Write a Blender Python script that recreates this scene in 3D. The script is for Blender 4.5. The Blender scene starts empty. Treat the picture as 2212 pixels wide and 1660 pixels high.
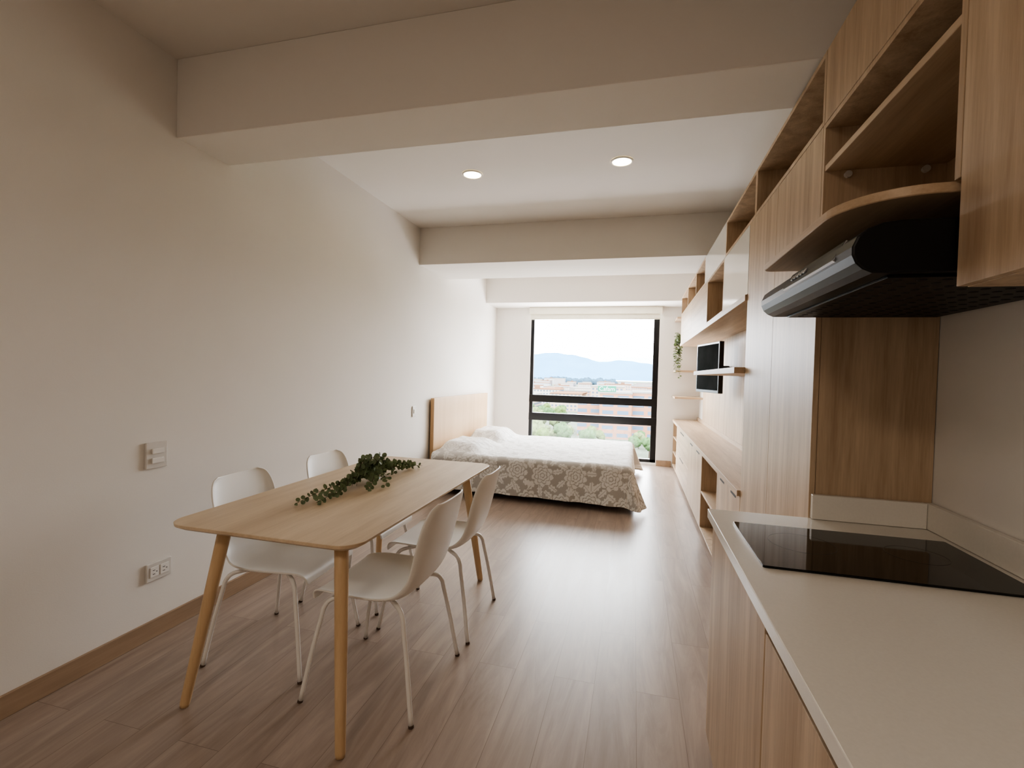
import bpy, numpy as np, math, random
from mathutils import Vector, Matrix
ZOOM=None
random.seed(7); rng=np.random.RandomState(5)
COL=bpy.context.scene.collection
sc=bpy.context.scene
ORG={}
# ------------------------------------------------------------ materials
def _mat(name):
    m=bpy.data.materials.new(name); m.use_nodes=True
    nt=m.node_tree; b=nt.nodes['Principled BSDF']; return m,nt,b
def lin(c):
    return tuple(((x/255.0)/12.92 if x/255.0<=.04045 else ((x/255.0+.055)/1.055)**2.4) for x in c)+(1,)
def plain(name,rgb,rough=.5,metal=0,spec=.5,noise=.04,nscale=8,bump=0,bscale=60):
    m,nt,b=_mat(name); c=lin(rgb)
    tc=nt.nodes.new('ShaderNodeTexCoord'); n=nt.nodes.new('ShaderNodeTexNoise'); n.inputs['Scale'].default_value=nscale
    n.inputs['Detail'].default_value=4
    nt.links.new(tc.outputs['Object'],n.inputs['Vector'])
    r=nt.nodes.new('ShaderNodeValToRGB')
    r.color_ramp.elements[0].color=tuple(x*(1-noise) for x in c[:3])+(1,)
    r.color_ramp.elements[1].color=tuple(min(1,x*(1+noise)) for x in c[:3])+(1,)
    r.color_ramp.elements[0].position=.3; r.color_ramp.elements[1].position=.7
    nt.links.new(n.outputs['Fac'],r.inputs['Fac']); nt.links.new(r.outputs['Color'],b.inputs['Base Color'])
    b.inputs['Roughness'].default_value=rough; b.inputs['Metallic'].default_value=metal
    b.inputs['Specular IOR Level'].default_value=spec
    if bump:
        n2=nt.nodes.new('ShaderNodeTexNoise'); n2.inputs['Scale'].default_value=bscale
        nt.links.new(tc.outputs['Object'],n2.inputs['Vector'])
        bp=nt.nodes.new('ShaderNodeBump'); bp.inputs['Strength'].default_value=bump; bp.inputs['Distance'].default_value=.004
        nt.links.new(n2.outputs['Fac'],bp.inputs['Height']); nt.links.new(bp.outputs['Normal'],b.inputs['Normal'])
    return m
def wood(name,light,dark,axis='Z',rough=.45,freq=14,contrast=1.0,spec=.35):
    m,nt,b=_mat(name)
    tc=nt.nodes.new('ShaderNodeTexCoord'); mp=nt.nodes.new('ShaderNodeMapping')
    s=[freq,freq,freq]; s['XYZ'.index(axis)]=freq*.06; mp.inputs['Scale'].default_value=s
    nt.links.new(tc.outputs['Object'],mp.inputs['Vector'])
    n=nt.nodes.new('ShaderNodeTexNoise'); n.inputs['Scale'].default_value=1; n.inputs['Detail'].default_value=7; n.inputs['Roughness'].default_value=.6; n.inputs['Distortion'].default_value=.35
    nt.links.new(mp.outputs['Vector'],n.inputs['Vector'])
    n2=nt.nodes.new('ShaderNodeTexNoise'); n2.inputs['Scale'].default_value=9; n2.inputs['Detail'].default_value=3
    nt.links.new(mp.outputs['Vector'],n2.inputs['Vector'])
    mx=nt.nodes.new('ShaderNodeMath'); mx.operation='MULTIPLY_ADD'; mx.inputs[1].default_value=.3; 
    nt.links.new(n2.outputs['Fac'],mx.inputs[0]); nt.links.new(n.outputs['Fac'],mx.inputs[2])
    r=nt.nodes.new('ShaderNodeValToRGB'); r.color_ramp.elements[0].position=.65-.25*contrast; r.color_ramp.elements[1].position=.65+.22*contrast
    r.color_ramp.elements[0].color=lin(dark); r.color_ramp.elements[1].color=lin(light)
    nt.links.new(mx.outputs[0],r.inputs['Fac']); nt.links.new(r.outputs['Color'],b.inputs['Base Color'])
    b.inputs['Roughness'].default_value=rough; b.inputs['Specular IOR Level'].default_value=spec
    bp=nt.nodes.new('ShaderNodeBump'); bp.inputs['Strength'].default_value=.12; bp.inputs['Distance'].default_value=.002
    nt.links.new(n2.outputs['Fac'],bp.inputs['Height']); nt.links.new(bp.outputs['Normal'],b.inputs['Normal'])
    return m
def emis(name,rgb,st):
    m,nt,b=_mat(name); b.inputs['Base Color'].default_value=lin(rgb); b.inputs['Emission Color'].default_value=lin(rgb); b.inputs['Emission Strength'].default_value=st; return m
M={}
M['wall']=plain('wall_paint',(236,232,226),.75,noise=.012,nscale=2,bump=.05,bscale=180)
M['ceil']=plain('ceiling_paint',(233,228,221),.8,noise=.012,nscale=2)
M['beam']=plain('beam_paint',(234,229,222),.8,noise=.012,nscale=2)
oL,oD=(206,183,156),(167,142,116)
M['oakZ']=wood('oak_laminate_vertical',oL,oD,'Z',freq=18,contrast=.85)
M['oakY']=wood('oak_laminate_lengthwise',oL,oD,'Y')
M['oakX']=wood('oak_laminate_crosswise',oL,oD,'X')
M['top']=wood('table_ash',(226,206,178),(198,175,146),'Y',.4,12)
M['leg']=wood('table_leg_wood',(218,190,154),(200,170,132),'Z',.42,20)
M['base']=wood('baseboard_wood',(176,152,128),(150,126,104),'Y',.5)
M['whitelac']=plain('white_gloss_lacquer',(232,230,226),.12,noise=.005)
M['quartz']=plain('white_quartz',(232,227,218),.28,noise=.02,nscale=150)
M['glassblk']=plain('black_ceramic_glass',(10,10,11),.05,noise=.0)
M['mark']=plain('cooktop_marking',(60,60,62),.2)
M['hood']=plain('hood_black_metal',(15,15,16),.42,metal=.0,noise=.03,spec=.25)
M['silver']=plain('silver_trim',(150,150,152),.3,metal=.9)
M['dark']=plain('dark_shadow_gap',(24,21,19),.7)
M['plastic']=plain('chair_white_plastic',(242,240,235),.42,noise=.01)
M['wmetal']=plain('white_powdercoat',(238,236,232),.35,noise=.01)
M['foot']=plain('brown_foot_cap',(84,66,54),.6)
M['frame']=plain('black_aluminium',(16,16,18),.35,metal=.2)
M['blind']=plain('blind_fabric',(236,232,216),.7)
M['plate']=plain('switch_plate_plastic',(220,216,210),.4)
M['rocker']=plain('switch_rocker_plastic',(240,237,232),.35)
M['slot']=plain('socket_slot',(40,36,34),.6)
M['tv']=plain('tv_black_plastic',(14,14,15),.3)
M['screen']=plain('tv_screen',(48,51,52),.6,noise=.2,nscale=6,spec=0)
M['leaf']=plain('eucalyptus_leaf',(120,136,102),.55,noise=.35,nscale=25)
M['leaf2']=plain('vine_leaf',(120,138,100),.55,noise=.3,nscale=25)
M['stem']=plain('brown_stem',(86,76,56),.6)
M['head']=wood('headboard_oak',(216,184,146),(198,164,126),'Z',.45,10)
M['matt']=plain('mattress_fabric',(225,222,216),.9)
M['bedbase']=plain('bed_base_fabric',(80,72,66),.9)
M['lamp']=emis('lamp_lens_glow',(255,232,176),22)
def floor_mat():
    m,nt,b=_mat('vinyl_plank_floor'); N=nt.nodes; L=nt.links
    tc=N.new('ShaderNodeTexCoord'); sp=N.new('ShaderNodeSeparateXYZ'); L.new(tc.outputs['Object'],sp.inputs[0])
    cb=N.new('ShaderNodeCombineXYZ'); L.new(sp.outputs['Y'],cb.inputs['X']); L.new(sp.outputs['X'],cb.inputs['Y'])
    br=N.new('ShaderNodeTexBrick'); L.new(cb.outputs[0],br.inputs['Vector'])
    br.inputs['Scale'].default_value=1; br.inputs['Brick Width'].default_value=1.22; br.inputs['Row Height'].default_value=.18
    br.inputs['Mortar Size'].default_value=.001; br.inputs['Mortar Smooth'].default_value=.1; br.offset=.37
    br.inputs['Color1'].default_value=(0,0,0,1); br.inputs['Color2'].default_value=(1,1,1,1); br.inputs['Mortar'].default_value=(.5,.5,.5,1)
    mp=N.new('ShaderNodeMapping'); mp.inputs['Scale'].default_value=(13,1.3,13); L.new(tc.outputs['Object'],mp.inputs['Vector'])
    ad=N.new('ShaderNodeVectorMath'); ad.operation='MULTIPLY_ADD'; ad.inputs[1].default_value=(13,7,3)
    L.new(br.outputs['Color'],ad.inputs[0]); L.new(mp.outputs[0],ad.inputs[2])
    n=N.new('ShaderNodeTexNoise'); n.inputs['Scale'].default_value=1; n.inputs['Detail'].default_value=9; n.inputs['Roughness'].default_value=.66; n.inputs['Distortion'].default_value=1.0
    L.new(ad.outputs[0],n.inputs['Vector'])
    r=N.new('ShaderNodeValToRGB'); e=r.color_ramp.elements
    e[0].position=.22; e[0].color=lin((134,118,107)); e[1].position=.78; e[1].color=lin((182,165,152))
    L.new(n.outputs['Fac'],r.inputs['Fac'])
    hs=N.new('ShaderNodeHueSaturation'); L.new(r.outputs['Color'],hs.inputs['Color'])
    mr=N.new('ShaderNodeMapRange'); mr.inputs['To Min'].default_value=.96; mr.inputs['To Max'].default_value=1.04; L.new(br.outputs['Color'],mr.inputs['Value']); L.new(mr.outputs[0],hs.inputs['Value'])
    mx=N.new('ShaderNodeMix'); mx.data_type='RGBA'; L.new(br.outputs['Fac'],mx.inputs['Factor']); L.new(hs.outputs['Color'],mx.inputs[6]); mx.inputs[7].default_value=lin((124,108,98))
    L.new(mx.outputs[2],b.inputs['Base Color']); 
    mr2=N.new('ShaderNodeMapRange'); mr2.inputs['To Min'].default_value=.27; mr2.inputs['To Max'].default_value=.38; L.new(n.outputs['Fac'],mr2.inputs['Value']); L.new(mr2.outputs[0],b.inputs['Roughness'])
    bp=N.new('ShaderNodeBump'); bp.inputs['Strength'].default_value=.1; bp.inputs['Distance'].default_value=.002; L.new(n.outputs['Fac'],bp.inputs['Height']); L.new(bp.outputs['Normal'],b.inputs['Normal'])
    return m
M['floor']=floor_mat()
# ------------------------------------------------------------ geometry helpers
def mkmesh(name,v,f,mats,smooth=False,midx=None):
    me=bpy.data.meshes.new(name); me.from_pydata([tuple(p) for p in v],[],f); 
    if not isinstance(mats,(list,tuple)): mats=[mats]
    for m in mats: me.materials.append(m)
    if midx is not None: me.polygons.foreach_set('material_index',midx)
    if smooth: me.polygons.foreach_set('use_smooth',[True]*len(me.polygons))
    me.update(); return me
def setinfo(o,label=None,cat=None,group=None,kind=None):
    if label: o['label']=label
    if cat: o['category']=cat
    if group: o['group']=group
    if kind: o['kind']=kind
def obj(name,v,f,mat,parent=None,smooth=False,bevel=0,midx=None,**k):
    v=np.array(v,float); mn=v.min(0); mx=v.max(0)
    c=np.array([(mn[0]+mx[0])/2,(mn[1]+mx[1])/2,mn[2]])
    me=mkmesh(name,v-c,f,mat,smooth,midx); o=bpy.data.objects.new(name,me); COL.objects.link(o)
    ORG[o.name]=c
    if parent: o.parent=parent; o.location=c-ORG[parent.name]
    else: o.location=c
    if bevel:
        b=o.modifiers.new('bevel','BEVEL'); b.width=bevel; b.segments=2; b.limit_method='ANGLE'
    setinfo(o,**k); return o
def root(name,loc,**k):
    o=bpy.data.objects.new(name,None); o.empty_display_size=.1; COL.objects.link(o); o.location=loc; ORG[o.name]=np.array(loc,float); setinfo(o,**k); return o
def bx(*bs):
    v=[];f=[]
    for (x0,x1,y0,y1,z0,z1) in bs:
        i=len(v); v+=[(x0,y0,z0),(x1,y0,z0),(x1,y1,z0),(x0,y1,z0),(x0,y0,z1),(x1,y0,z1),(x1,y1,z1),(x0,y1,z1)]
        f+=[tuple(i+j for j in q) for q in ((0,3,2,1),(4,5,6,7),(0,1,5,4),(1,2,6,5),(2,3,7,6),(3,0,4,7))]
    return v,f
def box(name,b,mat,parent=None,bevel=.0015,**k):
    v,f=bx(b); return obj(name,v,f,mat,parent,False,bevel,**k)
def boxes(name,bs,mat,parent=None,bevel=.001,**k):
    v,f=bx(*bs); return obj(name,v,f,mat,parent,False,bevel,**k)
def smoothpath(pts,n=6):
    P=[np.array(p,float) for p in pts]; P=[2*P[0]-P[1]]+P+[2*P[-1]-P[-2]]; out=[]
    for i in range(1,len(P)-2):
        for j in range(n):
            t=j/n; a,b,c,d=P[i-1:i+3]
            out.append(.5*((2*b)+(-a+c)*t+(2*a-5*b+4*c-d)*t*t+(-a+3*b-3*c+d)*t**3))
    out.append(P[-2]); return out
def tube(path,r,seg=10):
    n=len(path); rr=r if hasattr(r,'__len__') else [r]*n
    v=[];f=[]; T=np.array(path[1])-np.array(path[0]); T/=np.linalg.norm(T)
    N=np.cross(T,[0,0,1]); 
    if np.linalg.norm(N)<1e-3: N=np.cross(T,[1,0,0])
    N/=np.linalg.norm(N)
    for i,p in enumerate(path):
        T=np.array(path[min(i+1,n-1)])-np.array(path[max(i-1,0)]); T/=np.linalg.norm(T)+1e-12
        N=N-T*(N@T); N/=np.linalg.norm(N); B=np.cross(T,N)
        for j in range(seg):
            a=2*math.pi*j/seg; v.append(np.array(p)+rr[i]*(math.cos(a)*N+math.sin(a)*B))
    for i in range(n-1):
        for j in range(seg):
            k=(j+1)%seg; f.append((i*seg+j,i*seg+k,(i+1)*seg+k,(i+1)*seg+j))
    f.append(tuple(range(seg))[::-1]); f.append(tuple((n-1)*seg+j for j in range(seg)))
    return v,f
def merge(parts):
    v=[];f=[]
    for a,b in parts:
        i=len(v); v+=list(a); f+=[tuple(i+j for j in q) for q in b]
    return v,f
def rings(rs):
    n=len(rs[0]); v=[];f=[]
    for r in rs: v+=list(r)
    for i in range(len(rs)-1):
        for j in range(n):
            k=(j+1)%n; f.append((i*n+j,i*n+k,(i+1)*n+k,(i+1)*n+j))
    f.append(tuple(range(n))[::-1]); f.append(tuple((len(rs)-1)*n+j for j in range(n))); return v,f
def rrect(x0,x1,y0,y1,rad,z,seg=8,inset=0):
    x0+=inset;x1-=inset;y0+=inset;y1-=inset
    rad=[rad]*4 if not hasattr(rad,'__len__') else rad
    o=[]
    for (cx,cy,a0,r) in ((x1,y1,0,rad[0]),(x0,y1,90,rad[1]),(x0,y0,180,rad[2]),(x1,y0,270,rad[3])):
        r=max(r-inset,.001); px=cx-r if cx==x1 else cx+r; py=cy-r if cy==y1 else cy+r
        for i in range(seg+1):
            a=math.radians(a0+90*i/seg); o.append((px+r*math.cos(a),py+r*math.sin(a),z))
    return o
def disc(cx,cy,z0,z1,r,seg=32):
    return rings([[(cx+r*math.cos(2*math.pi*i/seg),cy+r*math.sin(2*math.pi*i/seg),z) for i in range(seg)] for z in (z0,z1)])
S='structure'
# ------------------------------------------------------------ room
XL,XR,XU,YW,YB=-2.306,.962,.6,7.756,-2.6
ZC,ZB=2.928,2.532
box('floor',(XL-.2,XR+.2,YB-.2,YW+.2,-.2,0),M['floor'],bevel=0,label='grey-brown wood-look plank floor',kind=S)
box('ceiling',(XL-.2,XR+.2,YB-.2,YW+.2,ZC,ZC+.2),M['ceil'],bevel=0,label='white painted ceiling',kind=S)
box('wall_left',(XL-.2,XL,YB-.2,YW+.2,0,ZC),M['wall'],bevel=0,label='long plain off-white painted wall',kind=S)
box('wall_right',(XR,XR+.2,YB-.2,YW+.2,0,ZC),M['wall'],bevel=0,label='off-white wall behind the cabinets',kind=S)
box('wall_back',(XL,XR,YB-.2,YB,0,ZC),M['wall'],bevel=0,label='off-white wall at the kitchen end',kind=S)
wx0,wx1,wz0,wz1=-1.705,.35,.04,2.47
boxes('wall_far',[(XL,wx0,YW,YW+.2,0,ZC),(wx1,XR,YW,YW+.2,0,ZC),(wx0,wx1,YW,YW+.2,0,wz0),(wx0,wx1,YW,YW+.2,wz1,ZC)],M['wall'],bevel=0,label='off-white wall around the tall window',kind=S)
box('trim_1',(XL,XR,1.935,2.265,ZB,ZC),M['beam'],bevel=.003,label='white dropped ceiling beam above the table',kind=S)
box('trim_2',(XL,XR,4.759,5.55,ZB,ZC),M['beam'],bevel=.003,label='white dropped ceiling beam above the bed',kind=S)
box('trim_3',(XL,XR,7.157,YW,2.484,ZC),M['beam'],bevel=.003,label='white dropped ceiling beam over the window',kind=S)
box('baseboard_left',(XL,XL+.014,YB,YW,0,.09),M['base'],label='light brown wood baseboard on the long wall',kind=S)
boxes('baseboard_far',[(XL+.014,wx0-.01,YW-.014,YW,0,.09),(wx1+.01,.58,YW-.014,YW,0,.09)],M['base'],label='light brown wood baseboard beside the window',kind=S)
# window
fy0,fy1=YW+.03,YW+.09
win=root('window_1',((wx0+wx1)/2,YW,0),kind=S,label='tall black-framed window with two horizontal bars')
boxes('window_frame',[(wx0,wx0+.055,fy0,fy1,wz0,wz1),(wx1-.085,wx1,fy0,fy1,wz0,wz1),(wx0,wx1,fy0,fy1,wz0,wz0+.05),(wx0,wx1,fy0,fy1,wz1-.05,wz1),
   (wx0,wx1,fy0-.015,fy1,.925,1.045),(wx0,wx1,fy0-.015,fy1,.62,.745)],M['frame'],win,.003)
gm=bpy.data.materials.new('window_glass'); gm.use_nodes=True; nt=gm.node_tree; nt.nodes.remove(nt.nodes['Principled BSDF'])
tr=nt.nodes.new('ShaderNodeBsdfTransparent'); gl=nt.nodes.new('ShaderNodeBsdfGlossy'); gl.inputs['Roughness'].default_value=.02; mxs=nt.nodes.new('ShaderNodeMixShader'); mxs.inputs[0].default_value=.05
nt.links.new(tr.outputs[0],mxs.inputs[1]); nt.links.new(gl.outputs[0],mxs.inputs[2]); nt.links.new(mxs.outputs[0],nt.nodes['Material Output'].inputs['Surface'])
for z0,z1 in ((wz0+.05,.62),(.745,.925),(1.045,wz1-.05)):
    box('window_pane',(wx0+.055,wx1-.085,fy0+.028,fy0+.032,z0,z1),gm,win,0)
bl=root('roller_blind',((wx0+wx1)/2,YW-.1,2.26),label='rolled-up cream roller blind above the window',cat='window blind')
box('blind_cassette',(wx0-.01,wx1+.03,YW-.11,YW-.005,2.37,2.483),M['blind'],bl,.01)
box('blind_fabric',(wx0+.01,wx1,YW-.075,YW-.07,2.30,2.37),M['blind'],bl,0)
v,f=tube([(wx0+.01,YW-.0725,2.295),(wx1,YW-.0725,2.295)],.012); obj('bottom_bar',v,f,M['blind'],bl,True)
# ceiling lights
def clight(x,y,r=.066):
    o=root('ceiling_light',(x,y,ZC-.012),label='round recessed ceiling light glowing warm white',cat='ceiling light',group='recessed ceiling lights')
    n=32; rs=[]
    for rr,z in ((r,ZC-.004),(r+.004,ZC-.010),(r+.014,ZC-.006),(r+.016,ZC-.0005)):
        rs.append([(x+rr*math.cos(2*math.pi*i/n),y+rr*math.sin(2*math.pi*i/n),z) for i in range(n)])
    v=[p for q in rs for p in q]; f=[(i*n+j,i*n+(j+1)%n,(i+1)*n+(j+1)%n,(i+1)*n+j) for i in range(3) for j in range(n)]
    obj('trim_ring',v,f,M['wmetal'],o,True)
    v,f=disc(x,y,ZC-.005,ZC-.001,r); obj('lamp_lens',v,f,M['lamp'],o)
for x,y in ((-1.28,3.54),(-.14,3.53)): clight(x,y)
kl=root('added_fill_lamp',(-.7,-1.3,ZC-.06),label='added round fill lamp, unseen, at the kitchen end',cat='ceiling light')  # invented fixture behind the camera, houses the fill for the near end
v,f=disc(-.7,-1.3,ZC-.045,ZC-.001,.32,40); obj('fill_lamp_body',v,f,M['wmetal'],kl,True)
# switches
def plate(name,y0,y1,z0,z1,kind,label,cat):
    o=root(name,(XL,(y0+y1)/2,z0),label=label,cat=cat)
    box('cover_plate',(XL+.0005,XL+.011,y0,y1,z0,z1),M['plate'],o,.003)
    w=y1-y0;h=z1-z0
    if kind=='sw2':
        for k in (0,1):
            zz=z0+h*(.2+.36*k); box('rocker',(XL+.011,XL+.018,y0+w*.25,y1-w*.2,zz,zz+h*.2),M['rocker'],o,.002)
    elif kind=='sw1': box('rocker',(XL+.011,XL+.017,y0+w*.3,y1-w*.3,z0+h*.3,z1-h*.3),M['rocker'],o,.002)
    else:
        for c in (.3,.7):
            yc=y0+w*c
            so=box('socket',(XL+.011,XL+.014,yc-w*.17,yc+w*.17,z0+h*.22,z1-h*.22),M['rocker'],o,.002)
            for (a,b_,cc,d) in ((-.010,.002,.37,.40),(-.010,.002,.58,.61),(.008,.013,.47,.52)):
                box('slot',(XL+.0138,XL+.0146,yc+a,yc+b_,z0+h*cc,z0+h*d),M['slot'],so,0)
plate('light_switch',1.79,1.90,.855,.985,'sw2','white double light switch on the long wall','light switch')
plate('wall_outlet',1.80,1.93,.29,.38,'out','white double power outlet above the baseboard','power outlet')
plate('light_switch',4.66,4.74,.885,1.0,'sw1','small white light switch beside the headboard','light switch')
# ------------------------------------------------------------ table
tb=root('dining_table',(-1.365,2.27,0),label='light wood dining table with rounded corners and tapered legs',cat='dining table')
X0,X1,Y0,Y1=-1.775,-.93,1.45,3.125
v,f=rings([rrect(X0,X1,Y0,Y1,.09,z,12,i) for z,i in ((.722,.03),(.738,.002),(.7485,0),(.75,.002))]); obj('tabletop',v,f,M['top'],tb)
for sx,sy,fx,fy in ((-1,-1,-1.71,1.50),(1,-1,-.965,1.455),(1,1,-.95,2.98),(-1,1,-1.74,3.04)):
    tx,ty=fx-sx*.085,fy-sy*.11
    v,f=tube([(tx+(fx-tx)*t,ty+(fy-ty)*t,.722*(1-t)+.001) for t in (0,.15,.5,.98,1)],[.027,.026,.023,.0185,.016],20)
    obj('leg',v,f,M['leg'],tb,True)
# ------------------------------------------------------------ chair
def chair_parts(r0):
    prof=[(.235,.405),(.228,.432),(.20,.446),(.12,.445),(.02,.438),(-.08,.436),(-.15,.446),(-.195,.478),(-.222,.53),(-.243,.60),(-.262,.68),(-.282,.76),(-.297,.815),(-.303,.838)]
    wid=[.19,.20,.212,.228,.232,.228,.218,.205,.198,.202,.206,.200,.175,.13]
    curl=[.0,.004,.012,.02,.026,.03,.034,.035,.03,.03,.03,.028,.022,.014]
    P=smoothpath([(a,0,b) for a,b in prof],4); W=smoothpath([(a,0,b) for a,b in zip(wid,curl)],4)
    n=len(P); K=18; v=[]
    for i in range(n):
        T=P[min(i+1,n-1)]-P[max(i-1,0)]; T/=np.linalg.norm(T); N=np.array([T[2],0,-T[0]])
        if N[2]<0 and i<n*.4: N=-N
        if i>=n*.4 and N[0]<0: N=-N
        for k in range(K+1):
            s=-1+2*k/K; y=W[i][0]*math.sin(s*math.pi/2*.92)/math.sin(math.pi/2*.92)
            v.append(P[i]+np.array([0,y,0])+N*W[i][2]*abs(s)**2.6)
    f=[(i*(K+1)+k,i*(K+1)+k+1,(i+1)*(K+1)+k+1,(i+1)*(K+1)+k) for i in range(n-1) for k in range(K)]
    sh=obj('seat_shell',v,f,M['plastic'],r0,True)
    m=sh.modifiers.new('thick','SOLIDIFY'); m.thickness=.008; m.offset=0; sh.modifiers.new('sub','SUBSURF').levels=1; sh.modifiers['sub'].render_levels=1
    for sx in (1,-1):
        for sy in (1,-1):
            p=smoothpath([(sx*.03,sy*.07,.424),(sx*.10,sy*.135,.420),(sx*.155,sy*.178,.412),(sx*.178,sy*.195,.385),(sx*.188,sy*.203,.34),(sx*.216,sy*.222,.2),(sx*.248,sy*.245,.008)],5)
            v,f=tube(p,.0095,12); lg=obj('leg',v,f,M['wmetal'],r0,True)
            v,f=tube([(sx*.2478,sy*.2450,.009),(sx*.250,sy*.2465,.0)],.0108,12); obj('foot_cap',v,f,M['foot'],lg)
    box('seat_bracket',(-.1,.1,-.075,.075,.418,.428),M['wmetal'],r0,.003)
lab='white moulded shell chair with thin white metal legs'
c0=root('dining_chair',(0,0,0),label=lab,cat='chair',group='white chairs around the table')
chair_parts(c0)
def copytree(o,par=None):
    n=o.copy(); COL.objects.link(n)
    if par: n.parent=par; n.matrix_parent_inverse=o.matrix_parent_inverse.copy()
    for c in list(o.children): copytree(c,n)
    return n
c1=copytree(c0);c2=copytree(c0);c3=copytree(c0)
for o,x,y,a in ((c0,-1.04,1.90,180),(c1,-1.03,2.495,181),(c2,-1.63,1.985,3),(c3,-1.61,2.62,0)):
    o.location=(x,y,0); o.rotation_euler=(0,0,math.radians(a))
c2['label']='white moulded shell chair between the table and wall'; c3['label']=c2['label']
# ------------------------------------------------------------ foliage
def leafmesh(c,d,r,up):
    d=np.array(d,float); d/=np.linalg.norm(d)+1e-9; up=np.array(up,float); s=np.cross(d,up); s/=np.linalg.norm(s)+1e-9; nn=np.cross(s,d)
    v=[np.array(c)+d*r*.95+nn*(-r*.12)]; k=9
    for i in range(k):
        a=2*math.pi*i/k; q=np.array(c)+d*(r*.95-r*math.cos(a)*1.0)+s*r*.92*math.sin(a)+nn*r*.12*abs(math.sin(a)); v.append(q)
    return v,[(0,1+i,1+(i+1)%k) for i in range(k)]
def sprig(name,stems,matl,rr,step,minz,parent_label,cat,loc,angle_up=.5):
    o=root(name,loc,label=parent_label,cat=cat); sv=[];lv=[]
    for st in stems:
        p=smoothpath(st,8); sv.append(tube(p,np.linspace(.0025,.001,len(p)),5))
        L=np.cumsum([0]+[np.linalg.norm(p[i+1]-p[i]) for i in range(len(p)-1)]); t=.01; side=random.random()*3
        while t<L[-1]:
            i=max(0,int(np.searchsorted(L,t))-1); T=p[i+1]-p[i]; T/=np.linalg.norm(T); c=p[i]
            side+=1.57
            N=np.cross(T,[.2,.1,1]); N/=np.linalg.norm(N); B=np.cross(T,N)
            for sg in (0,math.pi):
                d=math.cos(side+sg)*N+math.sin(side+sg)*B+T*.35+np.array([random.uniform(-.3,.3) for _ in range(3)])
                r=rr*(random.uniform(.75,1.15))*(1-.35*t/L[-1])
                v,f=leafmesh(c+d*.004,d,r,T+np.array([0,0,angle_up])+np.array([random.uniform(-.4,.4) for _ in range(3)]))
                v=[np.array([q[0],q[1],max(q[2],minz if q[1]<7.297 else 1.9015)]) for q in v]
                lv.append((v,f))
            t+=step*random.uniform(.8,1.2)
    v,f=merge(sv); obj('stem',v,f,M['stem'],o,True)
    v,f=merge(lv); obj('leaves',v,f,matl,o,False,kind='stuff')
    return o
stems=[]
cx,cy=-1.415,2.36
def st(dx,dy,h,wob=.03,start=(0,0,.05)):
    p=[]
    for t in (0,.25,.5,.75,1):
        z=.752+.012+(start[2])*(1-t)**2+h*4*t*(1-t)*.6
        p.append((cx+start[0]+dx*t+random.uniform(-wob,wob)*(t>0),cy+start[1]+dy*t+random.uniform(-wob,wob)*(t>0),z))
    return p
stems+= [st(-.02,-.55,.03,.02),st(.03,-.50,.02,.02),st(.05,-.36,.05)]
stems+= [st(.02,.50,.04,.02),st(.06,.42,.07,.02),st(.09,.46,.03,.02)]
stems+= [st(.16,-.12,.05),st(.14,-.20,.03),st(-.12,.05,.06),st(-.08,.15,.08)]
for k in range(8): stems.append(st(random.uniform(-.10,.10),random.uniform(-.18,.18),random.uniform(.1,.17),.015,(0,0,random.uniform(.03,.09))))
sprig('eucalyptus_sprig',stems,M['leaf'],.0165,.023,.7525,'green eucalyptus sprig lying along the wooden tabletop','plant',(cx,cy,.752))
# ------------------------------------------------------------ bed
bed=root('bed',(-1.15,6.0,0),label='low double bed with light wood headboard against the wall',cat='bed')
box('headboard',(XL+.02,XL+.065,5.10,7.16,.02,1.07),M['head'],bed,.004)
box('bed_base',(-2.21,-.14,5.12,6.88,.12,.22),M['bedbase'],bed,.01)
box('mattress',(-2.21,-.09,5.08,6.92,.222,.43),M['matt'],bed,.04)
for x in (-2.1,-.3):
    for y in (5.2,6.8):
        v,f=tube([(x,y,.12),(x,y,.0)],[.025,.02],12); obj('leg',v,f,M['frame'],bed)
HX,FX=-2.215,-.06; LT=FX-HX; YC=6.0; WH=.955; D=.43; ZT=.462
ns,ntt=340,360
s=np.linspace(0,LT+D,ns); t=np.linspace(-(WH+D),WH+D,ntt); Sg,Tg=np.meshgrid(s,t,indexing='ij')
a=np.maximum(Sg-LT,0); b=np.maximum(np.abs(Tg)-WH,0); r=np.maximum(a,b); 
phi=np.arctan2(b,np.maximum(a,1e-9)); sgn=np.sign(Tg)
r0=.06; arc=np.minimum(r/r0,math.pi/2); out=r0*np.sin(arc); dn=r0*(1-np.cos(arc))+np.maximum(r-r0*math.pi/2,0)
q=np.clip(r/D,0,1)
footness=np.clip(Sg/LT,0,1)
corner=np.where((a>0)&(b>0),np.sin(2*phi),0)
flare=np.where(b>0,.02+.10*footness**2,.03)+.05*corner
wave=.012*np.sin(np.where(b>0,Sg*13+1,Tg*12))+.007*np.sin(np.where(b>0,Sg*29,Tg*25+2))
wave=np.where((a>0)&(b>0),.022*np.sin(phi*8),wave)
off=out+q**1.3*(flare+wave)
ux=np.where(r>0,np.where((a>0)&(b>0),np.cos(phi),(a>0)*1.0),0); uy=np.where(r>0,np.where((a>0)&(b>0),np.sin(phi),(b>0)*1.0),0)
X=HX+np.minimum(Sg,LT)+off*ux; Y=YC+np.clip(Tg,-WH,WH)+sgn*off*uy
def sm(x): x=np.clip(x,0,1); return x*x*(3-2*x)
Z=ZT-dn
pil=np.zeros_like(Z)
for yc,hh in ((5.50,.10),(6.52,.13)):
    e=sm((Sg-.0)/.10)*sm((.62-Sg)/.24)*sm((.52-np.abs(Y-yc))/.3); pil=np.maximum(pil,hh*e)
inn=1-q
Z=Z+pil*inn**.5
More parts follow.
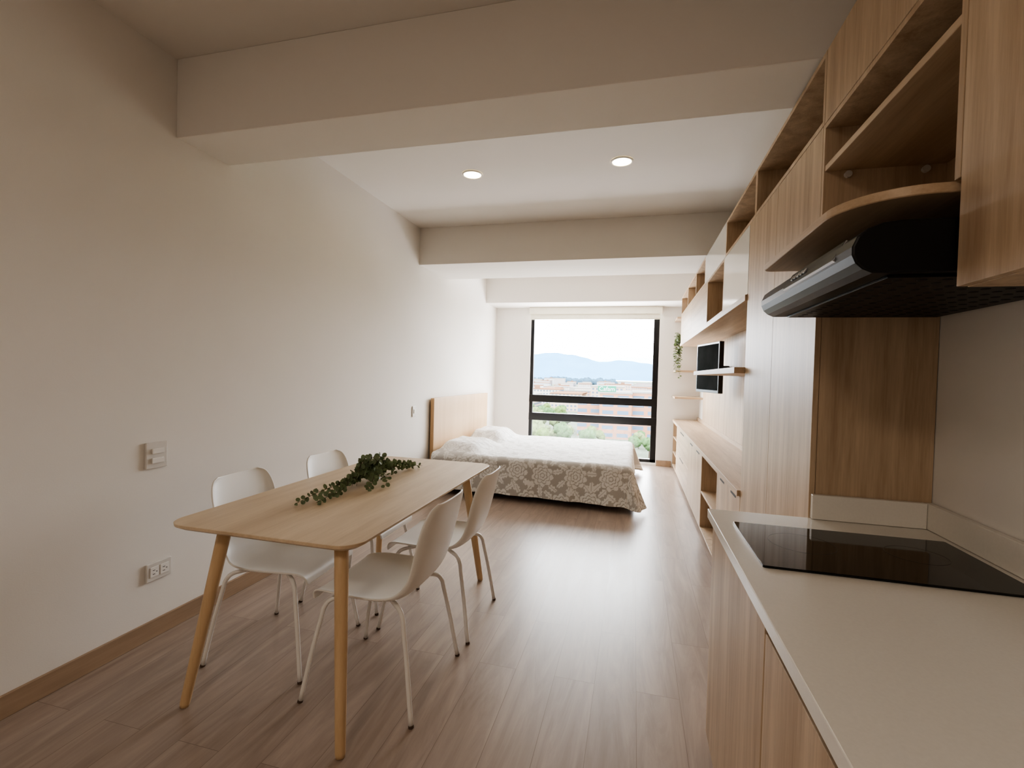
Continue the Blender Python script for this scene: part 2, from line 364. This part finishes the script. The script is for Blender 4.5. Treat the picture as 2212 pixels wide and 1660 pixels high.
Z+=(.005*np.sin(Sg*9+np.sin(Tg*5))*np.sin(Tg*8+1)+.002*np.sin(Sg*23)*np.sin(Tg*21+Sg*4)+.0015*np.sin(Sg*47+Tg*13)*np.sin(Tg*43))*(1-q)
Z-=.03*corner*q
Z=np.maximum(Z,.012)
val=np.zeros_like(Z); hgt=np.zeros_like(Z)
fl=[]
sp_=.33
for i in range(-1,10):
    for j in range(-6,7):
        fl.append((i*sp_+(j%2)*sp_/2+rng.uniform(-.03,.03),j*sp_*.86+rng.uniform(-.03,.03)))
lv=[]
for (fx,fy) in fl:
    for k in range(6):
        an=rng.uniform(0,.6)+k*math.pi/3; lv.append((fx+.165*math.cos(an),fy+.165*math.sin(an),an+rng.uniform(-.6,.6)))
for (lx,ly,an) in lv:
    dx=Sg-lx;dy=Tg-ly; m=(np.abs(dx)<.09)&(np.abs(dy)<.09)
    if not m.any(): continue
    p=dx[m]*math.cos(an)+dy[m]*math.sin(an); w=-dx[m]*math.sin(an)+dy[m]*math.cos(an)
    ee=np.abs(w)-.026*np.clip(1-(p/.07)**2,0,1)*(1+.25*np.sin(p*180))
    vv=(ee<0)*1.0; vv=np.where(np.abs(w)<.0035,.25,vv)*(np.abs(p)<.07)
    val[m]=np.maximum(val[m],vv*.85)
for (fx,fy) in fl:
    dx=Sg-fx;dy=Tg-fy; m=(np.abs(dx)<.15)&(np.abs(dy)<.15)
    if not m.any(): continue
    rr_=np.hypot(dx[m],dy[m]); th=np.arctan2(dy[m],dx[m]); ph=rng.uniform(0,6)
    cur=val[m]; hh=hgt[m]
    for R,nn,k in ((.125,9,0),(.088,8,1.3),(.055,6,.4),(.024,5,2)):
        E=R*(.78+.22*np.abs(np.cos(nn*th/2+ph+k)))
        cur=np.where(rr_<E,1.0,cur); cur=np.where(np.abs(rr_-E)<.0055,.1,cur); hh=np.where(rr_<E,1-rr_/R*.5,hh)
    val[m]=cur; hgt[m]=hh
Z+=.003*hgt*(1-q)
top_glare=1-sm((q-.05)/.25)
val=val*(1-.4*top_glare)+.4*top_glare  # window glare put into the colour: print paled on the bed top
vv=np.stack([X,Y,Z],-1).reshape(-1,3)
idx=np.arange(ns*ntt).reshape(ns,ntt); F_=np.stack([idx[:-1,:-1],idx[1:,:-1],idx[1:,1:],idx[:-1,1:]],-1).reshape(-1,4)
bm,nt,b=_mat('floral_bedspread_fabric'); at=nt.nodes.new('ShaderNodeAttribute'); at.attribute_name='print'
rp=nt.nodes.new('ShaderNodeValToRGB'); rp.color_ramp.elements[0].color=lin((184,181,177)); rp.color_ramp.elements[1].color=lin((236,235,233)); rp.color_ramp.elements[0].position=.1; rp.color_ramp.elements[1].position=.85
tc=nt.nodes.new('ShaderNodeTexCoord'); n=nt.nodes.new('ShaderNodeTexNoise'); n.inputs['Scale'].default_value=70; nt.links.new(tc.outputs['Object'],n.inputs['Vector'])
bp=nt.nodes.new('ShaderNodeBump'); bp.inputs['Strength'].default_value=.3; bp.inputs['Distance'].default_value=.006
ad=nt.nodes.new('ShaderNodeMath'); ad.operation='MULTIPLY_ADD'; ad.inputs[1].default_value=.4; nt.links.new(n.outputs['Fac'],ad.inputs[0]); nt.links.new(at.outputs['Fac'],ad.inputs[2])
nt.links.new(ad.outputs[0],bp.inputs['Height']); nt.links.new(bp.outputs['Normal'],b.inputs['Normal'])
nt.links.new(at.outputs['Fac'],rp.inputs['Fac']); nt.links.new(rp.outputs['Color'],b.inputs['Base Color']); b.inputs['Roughness'].default_value=.85
b.inputs['Sheen Weight'].default_value=.2
sp=obj('bedspread',vv,[tuple(int(k) for k in q_) for q_ in F_],bm,None,True,label='white and grey-beige floral quilted bedspread over the bed',cat='bedspread')
at_=sp.data.attributes.new('print','FLOAT','POINT'); at_.data.foreach_set('value',val.reshape(-1).astype(np.float32))
# ------------------------------------------------------------ cabinets
T=.018
def carcass(name,y0,y1,z0,z1,label,cat,shelves=(),doors=(),x0=XU,x1=XR-.002,doormat=None,split=1,group=None,mat=None,pull=False,toe=0,drawers=()):
    y0+=.0008;y1-=.0008;z0+=.0008;z1-=.0008
    mat=mat or M['oakZ']
    o=root(name,((x0+x1)/2,(y0+y1)/2,z0),label=label,cat=cat,group=group)
    xd=x0+(.019 if (split and doormat) or drawers else 0)
    bs=[(xd,x1,y0,y0+T,z0+toe,z1),(xd,x1,y1-T,y1,z0+toe,z1),(xd,x1,y0+T,y1-T,z1-T,z1),(xd,x1,y0+T,y1-T,z0+toe,z0+toe+T),(x1-.01,x1,y0+T,y1-T,z0+toe+T,z1-T)]
    if toe: bs.append((xd+.05,x1,y0,y1,z0,z0+toe))
    boxes('cabinet_body',bs,mat,o)
    for z in shelves: box('shelf',(xd+.002,x1-.011,y0+T,y1-T,z-T/2,z+T/2),M['oakY'],o)
    if doormat and split:
        w=(y1-y0)/split
        for i in range(split):
            d=box('door',(x0,x0+T,y0+i*w+.001,y0+(i+1)*w-.001,z0+toe+.001,z1-.001),doormat,o,.0015)
            if pull: box('finger_pull',(x0-.0015,x0+.0,y0+i*w+w*.3,y0+i*w+w*.7,z1-.035,z1-.022),M['dark'],d,0)
    for (za,zb,ha) in drawers:
        d=box('drawer',(x0,x0+T,y0+.001,y1-.001,za,zb),M['oakY'],o,.0015)
        if ha: box('finger_pull',(x0-.0015,x0,y0+(y1-y0)*.35,y0+(y1-y0)*.65,zb-.04,zb-.025),M['dark'],d,0)
    return o
g1='upper cabinet row below the ceiling beam'
Z1,Z2=2.252,2.508
carcass('wall_cabinet',-1.0,1.117,Z1,Z2,'light oak cabinet with closed doors over the kitchen counter','cabinet',doormat=M['oakZ'],split=2,group=g1)
carcass('wall_cabinet',1.117,1.85,Z1,Z2,'light oak top cabinet with closed door above the range hood','cabinet',doormat=M['oakZ'],split=1,group=g1)
carcass('open_shelf_cubby',1.85,2.81,Z1,Z2,'open oak cubby above the tall cabinet','shelf',group=g1)
carcass('open_shelf_cubby',2.81,3.68,Z1,Z2,'open oak cubby beside a white door','shelf',group=g1)
carcass('wall_cabinet',3.68,4.72,Z1,Z2,'top cabinet with glossy white door','cabinet',doormat=M['whitelac'],split=1,group=g1)
for a_,b_ in ((4.72,5.4),(5.4,6.2),(6.2,7.0)): carcass('open_shelf_cubby',a_,b_,Z1,Z2,'open oak cubby near the window','shelf',group=g1)
carcass('wall_cabinet',-1.0,1.117,1.563,Z1,'light oak wall cabinet above the counter next to the hood','cabinet',doormat=M['oakZ'],split=3)
carcass('tall_cabinet',1.857,2.93,0,Z1,'tall light oak cabinet with two full-height doors','cabinet',doormat=M['oakZ'],split=2,shelves=(1.2,))
carcass('wall_cabinet',2.935,3.72,1.86,Z1,'wall cabinet with glossy white door above the shelf','cabinet',doormat=M['whitelac'],split=1)
carcass('open_shelf_cubby',3.72,4.54,1.86,Z1,'open oak cubby above the long shelf','shelf')
carcass('wall_cabinet',4.54,5.75,1.86,Z1,'light oak wall cabinet with flat door near the window','cabinet',doormat=M['oakY'],split=1)
carcass('wall_cabinet',5.75,7.0,1.86,Z1,'light oak wall cabinet with flat door near the window','cabinet',doormat=M['oakY'],split=1)
hu=root('open_shelf_cubby',(.78,1.485,1.76),label='open oak cubby with inner shelf above the range hood',cat='shelf')
ya,yb=1.1178,1.8560
boxes('cabinet_body',[(XU,XR-.002,ya,ya+T,1.778,Z1-.001),(XU,XR-.002,yb-T,yb,1.778,Z1-.001),(XU,XR-.002,ya+T,yb-T,Z1-T,Z1-.001),(XR-.012,XR-.002,ya+T,yb-T,1.778,Z1-T)],M['oakZ'],hu)
box('shelf',(XU+.003,XR-.013,ya+T,yb-T,2.088,2.108),M['oakY'],hu)
for x in (.67,.89):
    v,f=tube([(x,yb-T,2.072),(x,yb-T-.012,2.072)],.011,14); obj('shelf_support',v,f,M['plate'],hu)
v,f=rings([rrect(.425,XR-.002,1.135,1.852,[.002,.03,.16,.002],z,14,i) for z,i in ((1.756,.002),(1.758,0),(1.775,0),(1.777,.002))])
obj('rounded_bottom_board',v,f,M['oakY'],hu)
# hood
hd=root('range_hood',(.7,1.49,1.585),label='black range hood under the oak cubby above the cooktop',cat='range hood')
HZ0,HZ1=1.597,1.703
prof=[(XR-.003,1),(.515,1),(.478,.965),(.452,.87),(.433,.72),(.424,.52),(.424,.36),(.431,.2),(.444,.08),(.462,.0),(XR-.003,0)]
prof=[(x,HZ0+(HZ1-HZ0)*z) for x,z in prof]
ysec=[1.122,1.128,1.845,1.851]
v=[];n=len(prof)
for y in ysec: v+=[(x,y,z) for x,z in prof]
f=[(i*n+j,(i+1)*n+j,(i+1)*n+(j+1)%n,i*n+(j+1)%n) for i in range(3) for j in range(n)]+[tuple(range(n)),tuple(3*n+j for j in range(n))[::-1]]
h_=obj('hood_body',v,f,M['hood'],hd,False,.004)
box('grease_filter',(.50,XR-.03,1.15,1.82,HZ0-.006,HZ0),M['hood'],hd,.001)
pv=[]
for i in range(9):
    for j in range(16):
        pv.append(disc(.53+i*.045,1.18+j*.04,HZ0-.0069,HZ0-.006,.009,8))
v,f=merge(pv); obj('filter_holes',v,f,M['dark'],hd,kind='stuff',label='rows of small perforations in the hood underside')
ax,az=.449,HZ0+(HZ1-HZ0)*.85; bx_,bz=.4225,HZ0+(HZ1-HZ0)*.42
ln=math.hypot(bx_-ax,bz-az); nx,nz=(bz-az)/ln,-(bx_-ax)/ln
def nose(u,y,off):
    return (ax+(bx_-ax)*u+nx*off,y,az+(bz-az)*u+nz*off)
def strip(y0,y1,u0,u1,o0,o1):
    return rings([[nose(u0,y0,o),nose(u1,y0,o),nose(u1,y1,o),nose(u0,y1,o)] for o in (o0,o1)])
v,f=strip(1.21,1.58,.0,1.0,-.006,.0045); obj('control_strip_rim',v,f,M['silver'],hd,False,.001)
v,f=strip(1.2125,1.5775,.04,.96,.0045,.0052); obj('control_strip',v,f,M['hood'],hd)
for k in range(5):
    v,f=strip(1.41+k*.025,1.424+k*.025,.42,.68,.0052,.010); obj('push_button',v,f,M['silver'],hd,False,.001)
# kitchen base + counter
box('worktop',(.272,XR-.002,-1.0,1.853,.868,.9),M['quartz'],None,.002,label='pale quartz kitchen counter top',cat='countertop')
boxes('backsplash',[(XR-.024,XR-.003,-1.0,1.853,.901,.985),(XU+.004,XR-.025,1.833,1.853,.901,.985)],M['quartz'],None,.002,label='low pale quartz upstand behind the counter',cat='backsplash')
carcass('base_cabinet',1.135,1.853,0,.867,'light oak kitchen base cabinet under the counter','cabinet',x0=.292,doormat=M['oakZ'],split=1,toe=.08)
for a_,b_ in ((.42,1.133),(-.29,.418),(-1.0,-.292)):
    o=carcass('base_cabinet',a_,b_,0,.867,'light oak kitchen base cabinet with dark finger gap','cabinet',x0=.292,split=0,toe=.08)
    box('door',(.2925,.3105,a_+.002,b_-.002,.085,.822),M['oakZ'],o); box('grip_recess',(.315,.33,a_+.002,b_-.002,.822,.866),M['dark'],o,0)
    for c in o.children:
        if c.name.startswith('cabinet_body'): c.location.x+=.0195; c.scale.x=.94
ck=root('cooktop',(.62,1.5,.9),label='black glass induction cooktop set on the counter',cat='cooktop')
v,f=rings([rrect(.328,.912,1.312,1.692,.006,z,4,i) for z,i in ((.9005,.0),(.905,0),(.906,.0015))]); obj('glass_plate',v,f,M['glassblk'],ck)
def annul(cx,cy,r,z,w=.0015):
    n=48; v=[(cx+q*math.cos(2*math.pi*i/n),cy+q*math.sin(2*math.pi*i/n),z) for q in (r,r+w) for i in range(n)]
    return v,[(i,(i+1)%n,n+(i+1)%n,n+i) for i in range(n)]
for q_ in ((.48,1.53,.085),(.76,1.53,.07)):
    v,f=annul(*q_,.9063); obj('cooking_zone_ring',v,f,M['mark'],ck)
# low unit
LZ=.71
box('worktop',(.583,XR-.002,2.935,7.74,.712,.745),M['oakY'],None,.0015,label='long light oak worktop over the low cabinets',cat='countertop')
box('shelf_upstand',(XR-.022,XR-.003,2.935,7.74,.746,.79),M['oakY'],None,.001,label='low oak upstand along the back of the worktop',cat='upstand')
g2='low oak cabinets below the television'
carcass('low_cabinet',2.935,3.69,0,LZ,'low light oak cabinet with two doors','cabinet',doormat=M['oakZ'],split=2,group=g2,pull=True,toe=.04)
carcass('low_shelf_unit',3.69,4.53,0,LZ,'low open oak shelf unit with one inner shelf','shelf',shelves=(.37,),group=g2,toe=.04)
carcass('low_cabinet',4.53,5.6,0,LZ,'low light oak cabinet with two doors','cabinet',doormat=M['oakZ'],split=2,group=g2,pull=True,toe=.04)
carcass('low_drawer_cabinet',5.6,7.1,0,LZ,'low light oak cabinet with two wide drawers','cabinet',doormat=M['oakZ'],split=0,group=g2,drawers=((.045,.37,True),(.373,.707,True)),toe=.04)
carcass('low_shelf_unit',7.1,7.74,0,LZ,'low open oak shelf unit beside the window','shelf',shelves=(.25,.48),group=g2,toe=.04)
bp_=[(XR-.02,XR-.003,2.935+i*.85+.001,2.935+(i+1)*.85-.001,.791,1.823) for i in range(5)]
boxes('back_panel',bp_,M['oakZ'],None,.001,label='light oak wall panelling behind the television',cat='wall panel')
box('long_shelf',(.588,XR-.003,2.935,6.95,1.824,1.858),M['oakY'],None,.0015,label='long light oak shelf under the wall cabinets',cat='shelf')
box('floating_shelf',(.545,XR-.0205,2.935,4.86,1.412,1.447),M['oakY'],None,.0015,label='short floating oak shelf fixed to the wall panel',cat='shelf')
for z in (2.262,1.885,1.485,1.095):
    box('corner_shelf',(.57,XR-.001,7.30,YW-.001,z-.014,z+.014),M['oakX'],None,.001,label='small floating oak shelf in the corner by the window',cat='shelf',group='four small floating shelves by the window')
# tv
tv=root('television',(.84,5.2,1.24),label='small black flat television mounted over the low cabinets',cat='television')
A=np.array([.775,4.90]);B=np.array([.645,5.50]); dv=(B-A)/np.linalg.norm(B-A); nv=np.array([-dv[1],dv[0]])
if nv[0]>0: nv=-nv
def slab(a,b,z0,z1,o0,o1):
    pts=[a+nv*o0,b+nv*o0,b+nv*o1,a+nv*o1]
    return rings([[(p[0],p[1],z) for p in pts] for z in (z0,z1)])
v,f=slab(A,B,1.24,1.745,0,-.045); obj('television_body',v,f,M['tv'],tv,False,.004)
v,f=slab(A+dv*.02,B-dv*.02,1.268,1.725,.001,0); obj('screen',v,f,M['screen'],tv)
mid=(A+B)/2-nv*.047
v,f=tube([(mid[0],mid[1],1.5),(XR-.03,5.3,1.5)],.02,10); obj('wall_mount_arm',v,f,M['tv'],tv)
# trailing plant
st2=[]
for k in range(8):
    y=7.29+random.uniform(-.015,.0); x=.60+random.uniform(-.03,.05); L=random.uniform(.15,.52)
    st2.append([(x+.04,7.4,1.925),(x,7.31,1.93),(x-.01,y-.03,1.88),(x-.02,y-.03,1.85-L*.5),(x-.02+random.uniform(-.02,.02),y-.03,1.85-L)])
for k in range(12): st2.append([(.66,7.42,1.93),(.64+random.uniform(-.08,.08),7.38+random.uniform(-.04,.04),1.97+random.uniform(0,.03)),(.62+random.uniform(-.09,.12),7.36+random.uniform(-.06,.06),1.98+random.uniform(0,.08))])
sprig('trailing_vine',st2,M['leaf2'],.02,.026,0,'green trailing vine hanging from a small corner shelf','plant',(.62,7.4,1.9))
# ------------------------------------------------------------ outside
GZ=-28
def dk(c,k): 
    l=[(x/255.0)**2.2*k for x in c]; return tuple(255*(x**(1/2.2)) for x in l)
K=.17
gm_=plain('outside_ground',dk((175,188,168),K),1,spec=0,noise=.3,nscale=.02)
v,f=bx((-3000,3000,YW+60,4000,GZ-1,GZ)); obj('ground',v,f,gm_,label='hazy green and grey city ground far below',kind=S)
def ridge(name,Yd,pts,c,label):
    rs=[p[0] for p in pts]; hs=[p[1] for p in pts]; R_=np.linspace(rs[0],rs[-1],160); v=[];f=[]
    for i,rr in enumerate(R_):
        h=np.interp(rr,rs,hs)+ (3*math.sin(i*1.7)+2*math.sin(i*.6+1))*Yd/5000
        for k,(yy,zz) in enumerate(((0,GZ),(Yd*.06,h*.45),(Yd*.12,h*.8),(Yd*.18,h),(Yd*.3,h*.5))): v.append((rr*Yd*(1+yy/Yd),Yd+yy,(zz if k==0 else zz*(1+.18*(k==3)))))
    f=[(i*5+k,(i+1)*5+k,(i+1)*5+k+1,i*5+k+1) for i in range(159) for k in range(4)]
    obj(name,v,f,c,smooth=True,label=label,cat='mountain')
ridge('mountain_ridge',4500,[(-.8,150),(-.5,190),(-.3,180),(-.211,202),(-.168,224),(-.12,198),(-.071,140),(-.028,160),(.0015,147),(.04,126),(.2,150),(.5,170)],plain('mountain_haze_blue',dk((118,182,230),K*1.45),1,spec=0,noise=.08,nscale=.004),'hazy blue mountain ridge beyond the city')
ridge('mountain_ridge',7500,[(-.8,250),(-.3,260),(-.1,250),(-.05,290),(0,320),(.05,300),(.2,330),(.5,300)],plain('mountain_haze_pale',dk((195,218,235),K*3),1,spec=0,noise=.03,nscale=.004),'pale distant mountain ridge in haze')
cols=[(236,196,170),(228,182,154),(238,220,200),(242,236,228),(218,166,140),(215,215,215),(230,204,180)]
wallm={}
def bmat(i,far):
    key=(i,far)
    if key in wallm: return wallm[key]
    c=np.array(cols[i],float); hz=np.array((205,222,232),float); c=c*(1-far*.4)+hz*far*.4  # distance haze mixed into the far facade colours
    m,nt,b=_mat('city_facade_%d_%d'%(i,int(far*10))); b.inputs['Roughness'].default_value=.95; b.inputs['Specular IOR Level'].default_value=0
    tc=nt.nodes.new('ShaderNodeTexCoord'); br=nt.nodes.new('ShaderNodeTexBrick')
    mp=nt.nodes.new('ShaderNodeMapping'); mp.inputs['Rotation'].default_value=(math.radians(-90),0,0)
    nt.links.new(tc.outputs['Object'],mp.inputs[0]); nt.links.new(mp.outputs[0],br.inputs['Vector'])
    br.inputs['Scale'].default_value=1; br.inputs['Brick Width'].default_value=3.2; br.inputs['Row Height'].default_value=3.0; br.inputs['Mortar Size'].default_value=.75; br.offset=0
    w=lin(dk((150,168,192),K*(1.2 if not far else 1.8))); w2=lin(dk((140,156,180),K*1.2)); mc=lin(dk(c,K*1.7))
    br.inputs['Color1'].default_value=w; br.inputs['Color2'].default_value=w2; br.inputs['Mortar'].default_value=mc
    nt.links.new(br.outputs['Color'],b.inputs['Base Color']); wallm[key]=m; return m
roofm=[plain('roof_terracotta',dk((212,160,130),K),1,spec=0),plain('roof_pale',dk((225,222,215),K),1,spec=0)]
def building(x0,x1,y0,y1,z1,m,rm,name='city_building',label='low peach brick building in the hazy city',group='hazy city buildings'):
    bs=[(x0,x1,y0,y1,GZ,z1),(x0-.3,x1+.3,y0-.3,y1+.3,z1,z1+1.0)]
    if random.random()<.6: 
        cx_=x0+(x1-x0)*random.uniform(.25,.75); bs.append((cx_-2.5,cx_+2.5,y0+2,y0+6,z1+1,z1+3.5))
    v,f=bx(*bs); mi=[0]*6+[1]*6+[1]*6*(len(bs)-2)
    return obj(name,v,f,[m,rm],midx=mi,label=label,cat='building',group=group)
cnt=0
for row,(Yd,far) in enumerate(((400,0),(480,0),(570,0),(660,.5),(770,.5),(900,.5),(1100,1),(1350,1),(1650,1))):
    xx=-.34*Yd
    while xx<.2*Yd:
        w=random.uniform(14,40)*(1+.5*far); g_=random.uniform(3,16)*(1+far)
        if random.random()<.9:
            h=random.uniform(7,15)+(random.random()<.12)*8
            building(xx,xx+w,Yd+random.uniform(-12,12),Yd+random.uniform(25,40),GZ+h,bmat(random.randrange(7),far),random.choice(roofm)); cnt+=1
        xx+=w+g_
bb=root('office_building',(-8,240,GZ),label='large peach brick office building with blue window bands',cat='building')
mb,nt,b=_mat('brick_office_facade'); b.inputs['Roughness'].default_value=.95; b.inputs['Specular IOR Level'].default_value=0
tc=nt.nodes.new('ShaderNodeTexCoord'); mp=nt.nodes.new('ShaderNodeMapping'); mp.inputs['Rotation'].default_value=(math.radians(-90),0,0); br=nt.nodes.new('ShaderNodeTexBrick')
nt.links.new(tc.outputs['Object'],mp.inputs[0]); nt.links.new(mp.outputs[0],br.inputs['Vector']); br.offset=0
br.inputs['Scale'].default_value=1; br.inputs['Brick Width'].default_value=7; br.inputs['Row Height'].default_value=3.6; br.inputs['Mortar Size'].default_value=.95
br.inputs['Color1'].default_value=lin(dk((140,170,200),K*1.3)); br.inputs['Color2'].default_value=lin(dk((122,150,182),K*1.3)); br.inputs['Mortar'].default_value=lin(dk((224,164,134),K*1.5))
nt.links.new(br.outputs['Color'],b.inputs['Base Color'])
rb=roofm[1]
for nm,q_ in (('left_wing',(-27,-16,236,262,-10.5)),('centre_block',(-16,-1,230,262,-6.5)),('right_wing',(-1,12,234,262,-6.0)),('far_wing',(12,26,240,262,-9))):
    x0,x1,y0,y1,z1=q_; v,f=bx((x0,x1,y0,y1,GZ,z1),(x0-.2,x1+.2,y0-.2,y1+.2,z1,z1+.8)); obj('building_wing',v,f,[mb,rb],bb,midx=[0]*6+[1]*6)
sg=root('rooftop_sign',(-12.5,231,-5.7),label='green rooftop sign with white lettering on the office building',cat='sign')
box('sign_board',(-17,-8.5,231,231.4,-5.7,-2.9),plain('sign_green',dk((70,185,150),K*1.3),.8,spec=0),sg,0)
cu=bpy.data.curves.new('sign_lettering','FONT'); cu.body='Cafam'; cu.size=2.9; cu.align_x='CENTER'; cu.extrude=.05
tmp=bpy.data.objects.new('tmp_text',cu); COL.objects.link(tmp); dg=bpy.context.evaluated_depsgraph_get(); me=bpy.data.meshes.new_from_object(tmp.evaluated_get(dg)); bpy.data.objects.remove(tmp)
me.materials.clear(); me.materials.append(plain('sign_white',dk((255,255,255),K*2),.8,spec=0))
so=bpy.data.objects.new('sign_lettering',me); COL.objects.link(so); so.parent=sg; so.rotation_euler=(math.radians(90),0,0); so.location=(-.25,-.08,.45)
# trees
def blob(cx,cy,cz,r,n=10,mz=.8):
    v=[];f=[]
    for i in range(n+1):
        th=math.pi*i/n
        for j in range(n*2):
            ph=math.pi*j/n; rr=r*(1+.16*math.sin(5*ph+3*th+cx)+.10*math.sin(9*th+cy+4*ph))
            v.append((cx+rr*math.sin(th)*math.cos(ph),cy+rr*math.sin(th)*math.sin(ph),cz+rr*mz*math.cos(th)))
    m=n*2
    f=[(i*m+j,(i+1)*m+j,(i+1)*m+(j+1)%m,i*m+(j+1)%m) for i in range(n) for j in range(m)]
    return v,f
tm=[plain('tree_foliage_%s'%nme,dk(c,K*1.1),1,spec=0,noise=.3,nscale=.7) for nme,c in (('olive',(142,172,100)),('green',(120,162,104)),('pale',(165,186,128)))]
tk=plain('tree_bark',dk((110,90,75),K),1,spec=0)
protos=[]
for i in range(3):
    o=root('tree',(0,0,0),label='round green tree below the window',cat='tree',group='green trees between the buildings')
    v,f=tube([(0,0,0),(0,0,4.5)],[.3,.2],8); obj('trunk',v,f,tk,o)
    v,f=merge([blob(random.uniform(-1.4,1.4),random.uniform(-1.4,1.4),5.5+random.uniform(-1,1.6),random.uniform(1.6,2.6)) for _ in range(7)]); obj('crown',v,f,tm[i],o,True)
    protos.append(o)
first=[True]*3; placed=[]
def tree(x,y,sc_):
    for (a,b_,s_) in placed:
        if math.hypot(a-x,b_-y)<4.3*(sc_+s_): return
    placed.append((x,y,sc_))
    i=random.randrange(3)
    if first[i]: o=protos[i]; first[i]=False
    else: o=copytree(protos[i])
    o.location=(x,y,GZ); o.scale=(sc_,)*3; o.rotation_euler=(0,0,random.uniform(0,6))
for k in range(400):
    y=random.uniform(178,345); r_=random.uniform(-.27,-.06)
    if y>218 and r_>-.135: continue
    tree(r_*y,y,random.uniform(.65,1.2))
for k in range(30):
    y=random.uniform(175,222); tree(random.uniform(.0,.08)*y,y,random.uniform(.6,.9))
for i in range(3):
    if first[i]: tree(-30-9*i,165,.8)
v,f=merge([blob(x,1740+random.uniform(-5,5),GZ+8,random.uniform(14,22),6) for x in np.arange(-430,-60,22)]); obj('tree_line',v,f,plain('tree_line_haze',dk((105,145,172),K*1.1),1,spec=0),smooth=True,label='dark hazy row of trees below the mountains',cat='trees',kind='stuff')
# ------------------------------------------------------------ light
w=bpy.data.worlds.new('world'); sc.world=w; w.use_nodes=True; nt=w.node_tree; bg=nt.nodes['Background']
tc=nt.nodes.new('ShaderNodeTexCoord'); spx=nt.nodes.new('ShaderNodeSeparateXYZ'); nt.links.new(tc.outputs['Generated'],spx.inputs[0])
rp=nt.nodes.new('ShaderNodeValToRGB'); rp.color_ramp.elements[0].position=.0; rp.color_ramp.elements[0].color=(.97,.97,1,1); rp.color_ramp.elements[1].position=.35; rp.color_ramp.elements[1].color=(.93,.97,1,1)
nt.links.new(spx.outputs['Z'],rp.inputs['Fac']); nt.links.new(rp.outputs['Color'],bg.inputs['Color']); bg.inputs['Strength'].default_value=20
def area(name,loc,rot,sx,sy,e,c,portal=False,shape='RECTANGLE'):
    l=bpy.data.lights.new(name,'AREA'); l.shape=shape; l.size=sx; l.size_y=sy; l.energy=e; l.color=c
    o=bpy.data.objects.new(name,l); COL.objects.link(o); o.location=loc; o.rotation_euler=rot
    if portal: l.cycles.is_portal=True
    return o
area('window_portal',((wx0+wx1)/2,YW+.12,1.25),(math.radians(-90),0,0),2.05,2.45,1,(1,1,1),True)
area('added_fill_light',(-.7,-1.3,ZC-.05),(0,0,0),.6,.6,17,(1,.87,.74),shape='DISK')  # warm fill added to lift the dim near walls and cabinets
# ------------------------------------------------------------ camera
yaw,pit,rol,fpx=.2528,-.0201,.0274,1025.9
Fv=Vector((-math.sin(yaw)*math.cos(pit),math.cos(yaw)*math.cos(pit),math.sin(pit)))
R0=Vector((math.cos(yaw),math.sin(yaw),0)); U0=R0.cross(Fv)
Rv=math.cos(rol)*R0+math.sin(rol)*U0; Uv=-math.sin(rol)*R0+math.cos(rol)*U0
cd=bpy.data.cameras.new('camera'); cam=bpy.data.objects.new('camera',cd); COL.objects.link(cam)
mw=Matrix(((Rv.x,Uv.x,-Fv.x,0),(Rv.y,Uv.y,-Fv.y,0),(Rv.z,Uv.z,-Fv.z,1.37),(0,0,0,1)))
cam.matrix_world=mw; cd.sensor_fit='HORIZONTAL'; cd.sensor_width=36; cd.lens=fpx/2212*36; cd.clip_start=.02; cd.clip_end=20000
if ZOOM:
    z,u,v_=ZOOM; cd.lens*=z; cd.shift_x=(u-1106)/2212*z; cd.shift_y=-(v_-830)/2212*z
sc.camera=cam
sc.view_settings.view_transform='AgX'; sc.view_settings.look='AgX - Medium High Contrast'; sc.view_settings.exposure=.6
print('buildings',cnt,'trees',len(placed))
